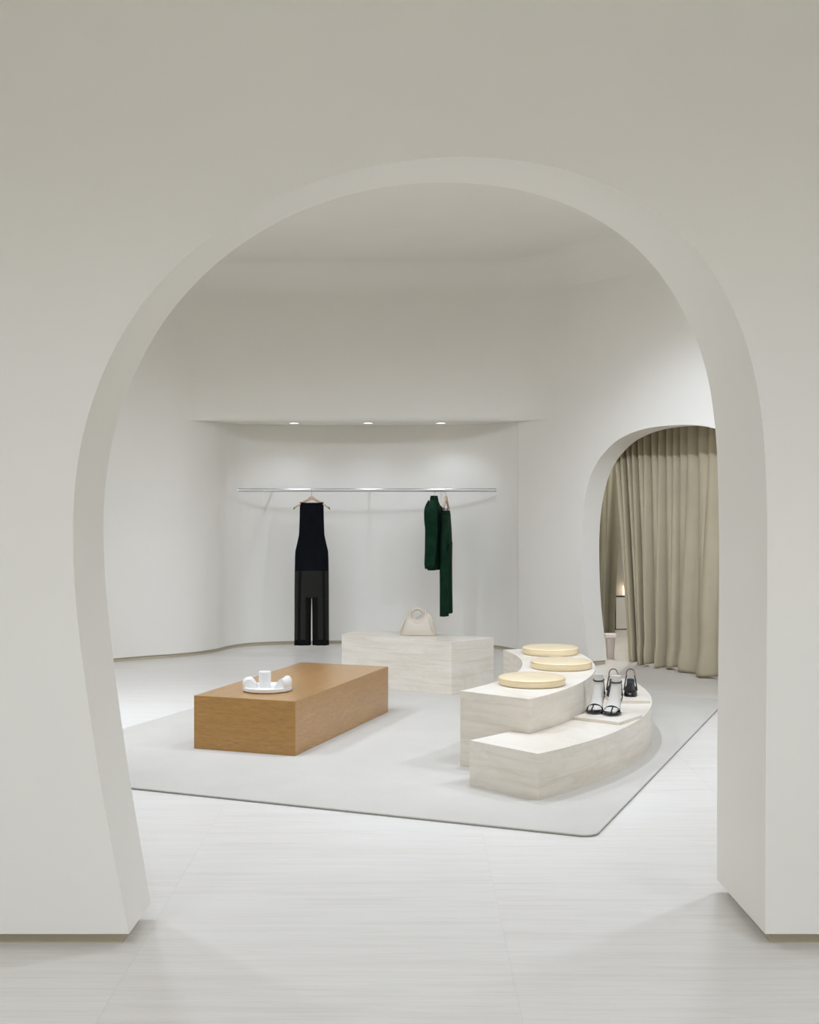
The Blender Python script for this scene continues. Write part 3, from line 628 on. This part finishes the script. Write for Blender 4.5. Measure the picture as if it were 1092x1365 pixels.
for s in (-1, 1):
    bm = bmesh.new(); P = catmull([(0.150 * s, 0, zj(1.455)), (0.184 * s, 0.006, zj(1.38)), (0.207 * s, 0.016, zj(1.20)), (0.214 * s, 0.012, zj(1.02)), (0.205 * s, 0.0, zj(0.868))], 18)
    rad = [0.034 + 0.026 * min(1, i / 3) - 0.012 * i / 17 for i in range(18)]
    loft(bm, [[p + (q - p) * (1 + 0.13 * math.sin(5 * 2 * math.pi * m_ / 40 + 0.22 * n_)) for m_, q in enumerate(ell(p, (r * 0.62, 0, 0), (0, r * 1.05, 0), 40))] for n_, (p, r) in enumerate(zip(P, rad))]); sl = obj('sleeve', bm, M_GREEN, t, True)
    bm = bmesh.new(); loft(bm, [ell((x_, 0, z_), (0.031, 0, 0), (0, 0.0515, 0), 16) for x_, z_ in ((0.2055 * s, zj(0.878)), (0.2045 * s, zj(0.838)))]); obj('cuff', bm, M_GREEN_D, sl, True)
for s in (-1, 1):
    bm = bmesh.new(); tube(bm, catmull([(0.05 * s, -0.043, zj(1.51)), (0.075 * s, -0.066, zj(1.42)), (0.04 * s, -0.073, zj(1.28)), (0.008 * s, -0.072, zj(1.18))], 14), [0.008 + 0.012 * math.sin(math.pi * i / 13) for i in range(14)], 8, flat=0.5); obj('lapel', bm, M_GREEN, t, True)

# ------------------------------------------------------------------ green trousers
t = thing('green_trousers', 'dark green trousers clipped to a hanger right of the green jacket', 'trousers', (0.366, YR, 0.363), R(77))
zt = lambda z: z - 0.363
bm = bmesh.new()
tubeloft(bm, [(zt(z), 0, 0, a, b) for z, a, b in ((1.408, 0.150, 0.022), (1.36, 0.155, 0.030))], 36, 0.002, 5); obj('waistband', bm, M_GREEN_D, t, True)
bm = bmesh.new()
tubeloft(bm, [(zt(z), 0, 0, a, b) for z, a, b in ((1.359, 0.155, 0.031), (1.22, 0.17, 0.038), (1.08, 0.178, 0.042))], 36, 0.004, 7); obj('seat', bm, M_GREEN, t, True)
for s in (-1, 1):
    bm = bmesh.new()
    tubeloft(bm, [(zt(z), s * xc, yc, a, b) for z, xc, yc, a, b in ((1.09, 0.088, 0, 0.09, 0.042), (0.90, 0.09, 0.002, 0.082, 0.040), (0.65, 0.09, 0.0, 0.078, 0.038), (0.363 + 0.012 * (s + 1) / 2, 0.092, -0.002, 0.080, 0.039))], 28, 0.006, 6, s); obj('trouser_leg', bm, M_GREEN, t, True)
bm = bmesh.new(); loft(bm, [ell((-0.09, y_, zt(z_)), (w_, 0, 0), (0, 0.012, 0), 12) for y_, z_, w_ in ((-0.035, 1.085, 0.02), (-0.052, 1.072, 0.05), (-0.048, 1.045, 0.05), (-0.036, 0.99, 0.03))]); obj('pocket_flap', bm, M_GREEN_D, t, True)

# ------------------------------------------------------------------ curtains
def curtain(name, lab, top, bot, ztop, M, pleat=0.085, seed=1, group=None, side=-1):
    rnd = random.Random(seed)
    nu, nz = 420, 44
    A = catmull([(x, y, 0) for x, y in top], nu); B = catmull([(x, y, 0) for x, y in bot], nu)
    L = sum((A[i + 1] - A[i]).length for i in range(nu - 1))
    # cumulative phase with uneven pleat widths
    ph = [0.0]; f = 1.0; target = 1.0
    for i in range(1, nu):
        if i % 30 == 0: target = rnd.uniform(0.72, 1.35)
        f += (target - f) * 0.06; ph.append(ph[-1] + 2 * math.pi * (L / (nu - 1)) / pleat * f)
    amp = [1 + 0.35 * math.sin(0.37 * p + seed) for p in ph]
    N = outward(A); rows = []
    for j in range(nz + 1):
        v = (j / nz); v = 1 - (1 - v) ** 1.25; z = ztop * (1 - v) + 0.006 * v
        row = []
        for i in range(nu):
            w_ = v; p = A[i].lerp(B[i], w_)
            top_shape = side * 0.080 * (abs(math.sin(ph[i] * 0.5)) ** 0.8 - 0.55)
            pb = ph[i] * 0.25 + 0.14 * math.sin(ph[i] * 0.11 + seed) + 0.16 * math.sin(seed + ph[i] * 0.07) * v
            low = side * 0.135 * amp[i] * (abs(math.sin(pb)) ** 0.75 - 0.6) + side * 0.016 * abs(math.sin(pb * 2.0 + 0.9)) + 0.004 * math.sin(ph[i] * 1.3 + 3 * v)
            k_ = min(1.0, max(0.0, (v - 0.10) / 0.80)); k_ = k_ * k_ * (3 - 2 * k_)
            d = top_shape * (1 - k_) + low * k_
            slump = max(0.0, (v - 0.93) / 0.07)
            d += side * 0.030 * math.sin(slump * math.pi * 0.7) * (0.35 + 0.65 * abs(math.sin(pb)))
            zj_ = z
            if v > 0.86: zj_ = z + 0.012 * (v - 0.86) / 0.14 * (1 + math.sin(pb * 0.9))
            row.append(p + N[i] * d + Vector((0, 0, zj_)))
        rows.append(row)
    t = thing(name, lab, 'curtain', (B[nu // 2].x, B[nu // 2].y, 0), 0, group)
    off = t.location.copy()
    bm = bmesh.new(); loft(bm, [[p - off for p in r] for r in rows], closed=False)
    d = obj('drape', bm, M, t, True); sd = d.modifiers.new('thickness', 'SOLIDIFY'); sd.thickness = 0.004
    for p in d.data.polygons: p.use_smooth = True
    for e in d.data.edges: e.use_edge_sharp = False
    bm = bmesh.new(); tube(bm, [Vector((A[i].x, A[i].y, ztop + 0.008)) - off for i in range(0, nu, 14)], 0.008, 8); obj('track', bm, M_CERAMIC, t, True)
curtain('velvet_curtain', 'wide olive beige velvet curtain filling the arched doorway, pooling on the floor',
        [(1.83, 11.86), (2.10, 11.73), (2.40, 11.42), (2.64, 10.92), (2.98, 10.30), (3.5, 9.45)], [(2.035, 11.82), (2.19, 11.70), (2.40, 11.42), (2.63, 10.86), (2.98, 10.26), (3.5, 9.4)], ZF - 0.02, M_CURTAIN, 0.125, 3)
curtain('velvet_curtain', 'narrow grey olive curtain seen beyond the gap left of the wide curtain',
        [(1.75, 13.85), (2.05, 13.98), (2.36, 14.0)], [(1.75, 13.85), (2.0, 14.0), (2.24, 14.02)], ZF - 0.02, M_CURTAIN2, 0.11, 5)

# ------------------------------------------------------------------ glimpse of the fitting room
t = thing('pedestal_stool', 'small beige pedestal stool beside the doorway jamb, left of the curtain', 'stool', (1.925, 12.22, 0))
bm = bmesh.new(); loft(bm, [ell((0, 0, z), (a, 0, 0), (0, a, 0), 20, 4) for z, a in ((0.0, 0.034), (0.20, 0.042))]); obj('base', bm, M_PINK, t, True)
bm = bmesh.new(); box(bm, -0.053, 0.053, -0.053, 0.053, 0.201, 0.237); bevel(obj('top', bm, M_PINKTOP, t), 0.004, 2)
t = thing('framed_panel', 'low pale panel with a thin black frame seen through the curtain gap', 'panel', (2.46, 14.75, 0), R(8))
bm = bmesh.new(); box(bm, -0.075, 0.28, 0.0, 0.015, 0.01, 0.38); obj('board', bm, M_WALL, t)
bm = bmesh.new()
for a in ((-0.087, -0.075, -0.004, 0.02, 0.0, 0.392), (0.28, 0.292, -0.004, 0.02, 0.0, 0.392), (-0.075, 0.28, -0.004, 0.02, 0.38, 0.392), (-0.075, 0.28, -0.004, 0.02, 0.0, 0.01)): box(bm, *a)
obj('frame', bm, M_FRAME, t)
t = thing('wall_lamp', 'small warm glowing wall lamp glimpsed through the curtain gap', 'wall lamp', (2.715, 16.1, 0.345))
bm = bmesh.new(); lathe(bm, [(0.03, -0.05), (0.034, 0.0), (0.034, 0.05), (0.02, 0.07)], (0, -0.05, 0), 16); obj('shade', bm, M_BULB, t, True)
bm = bmesh.new(); box(bm, -0.02, 0.02, -0.02, 0.0, -0.03, 0.03); obj('wall_plate', bm, M_CERAMIC, t)
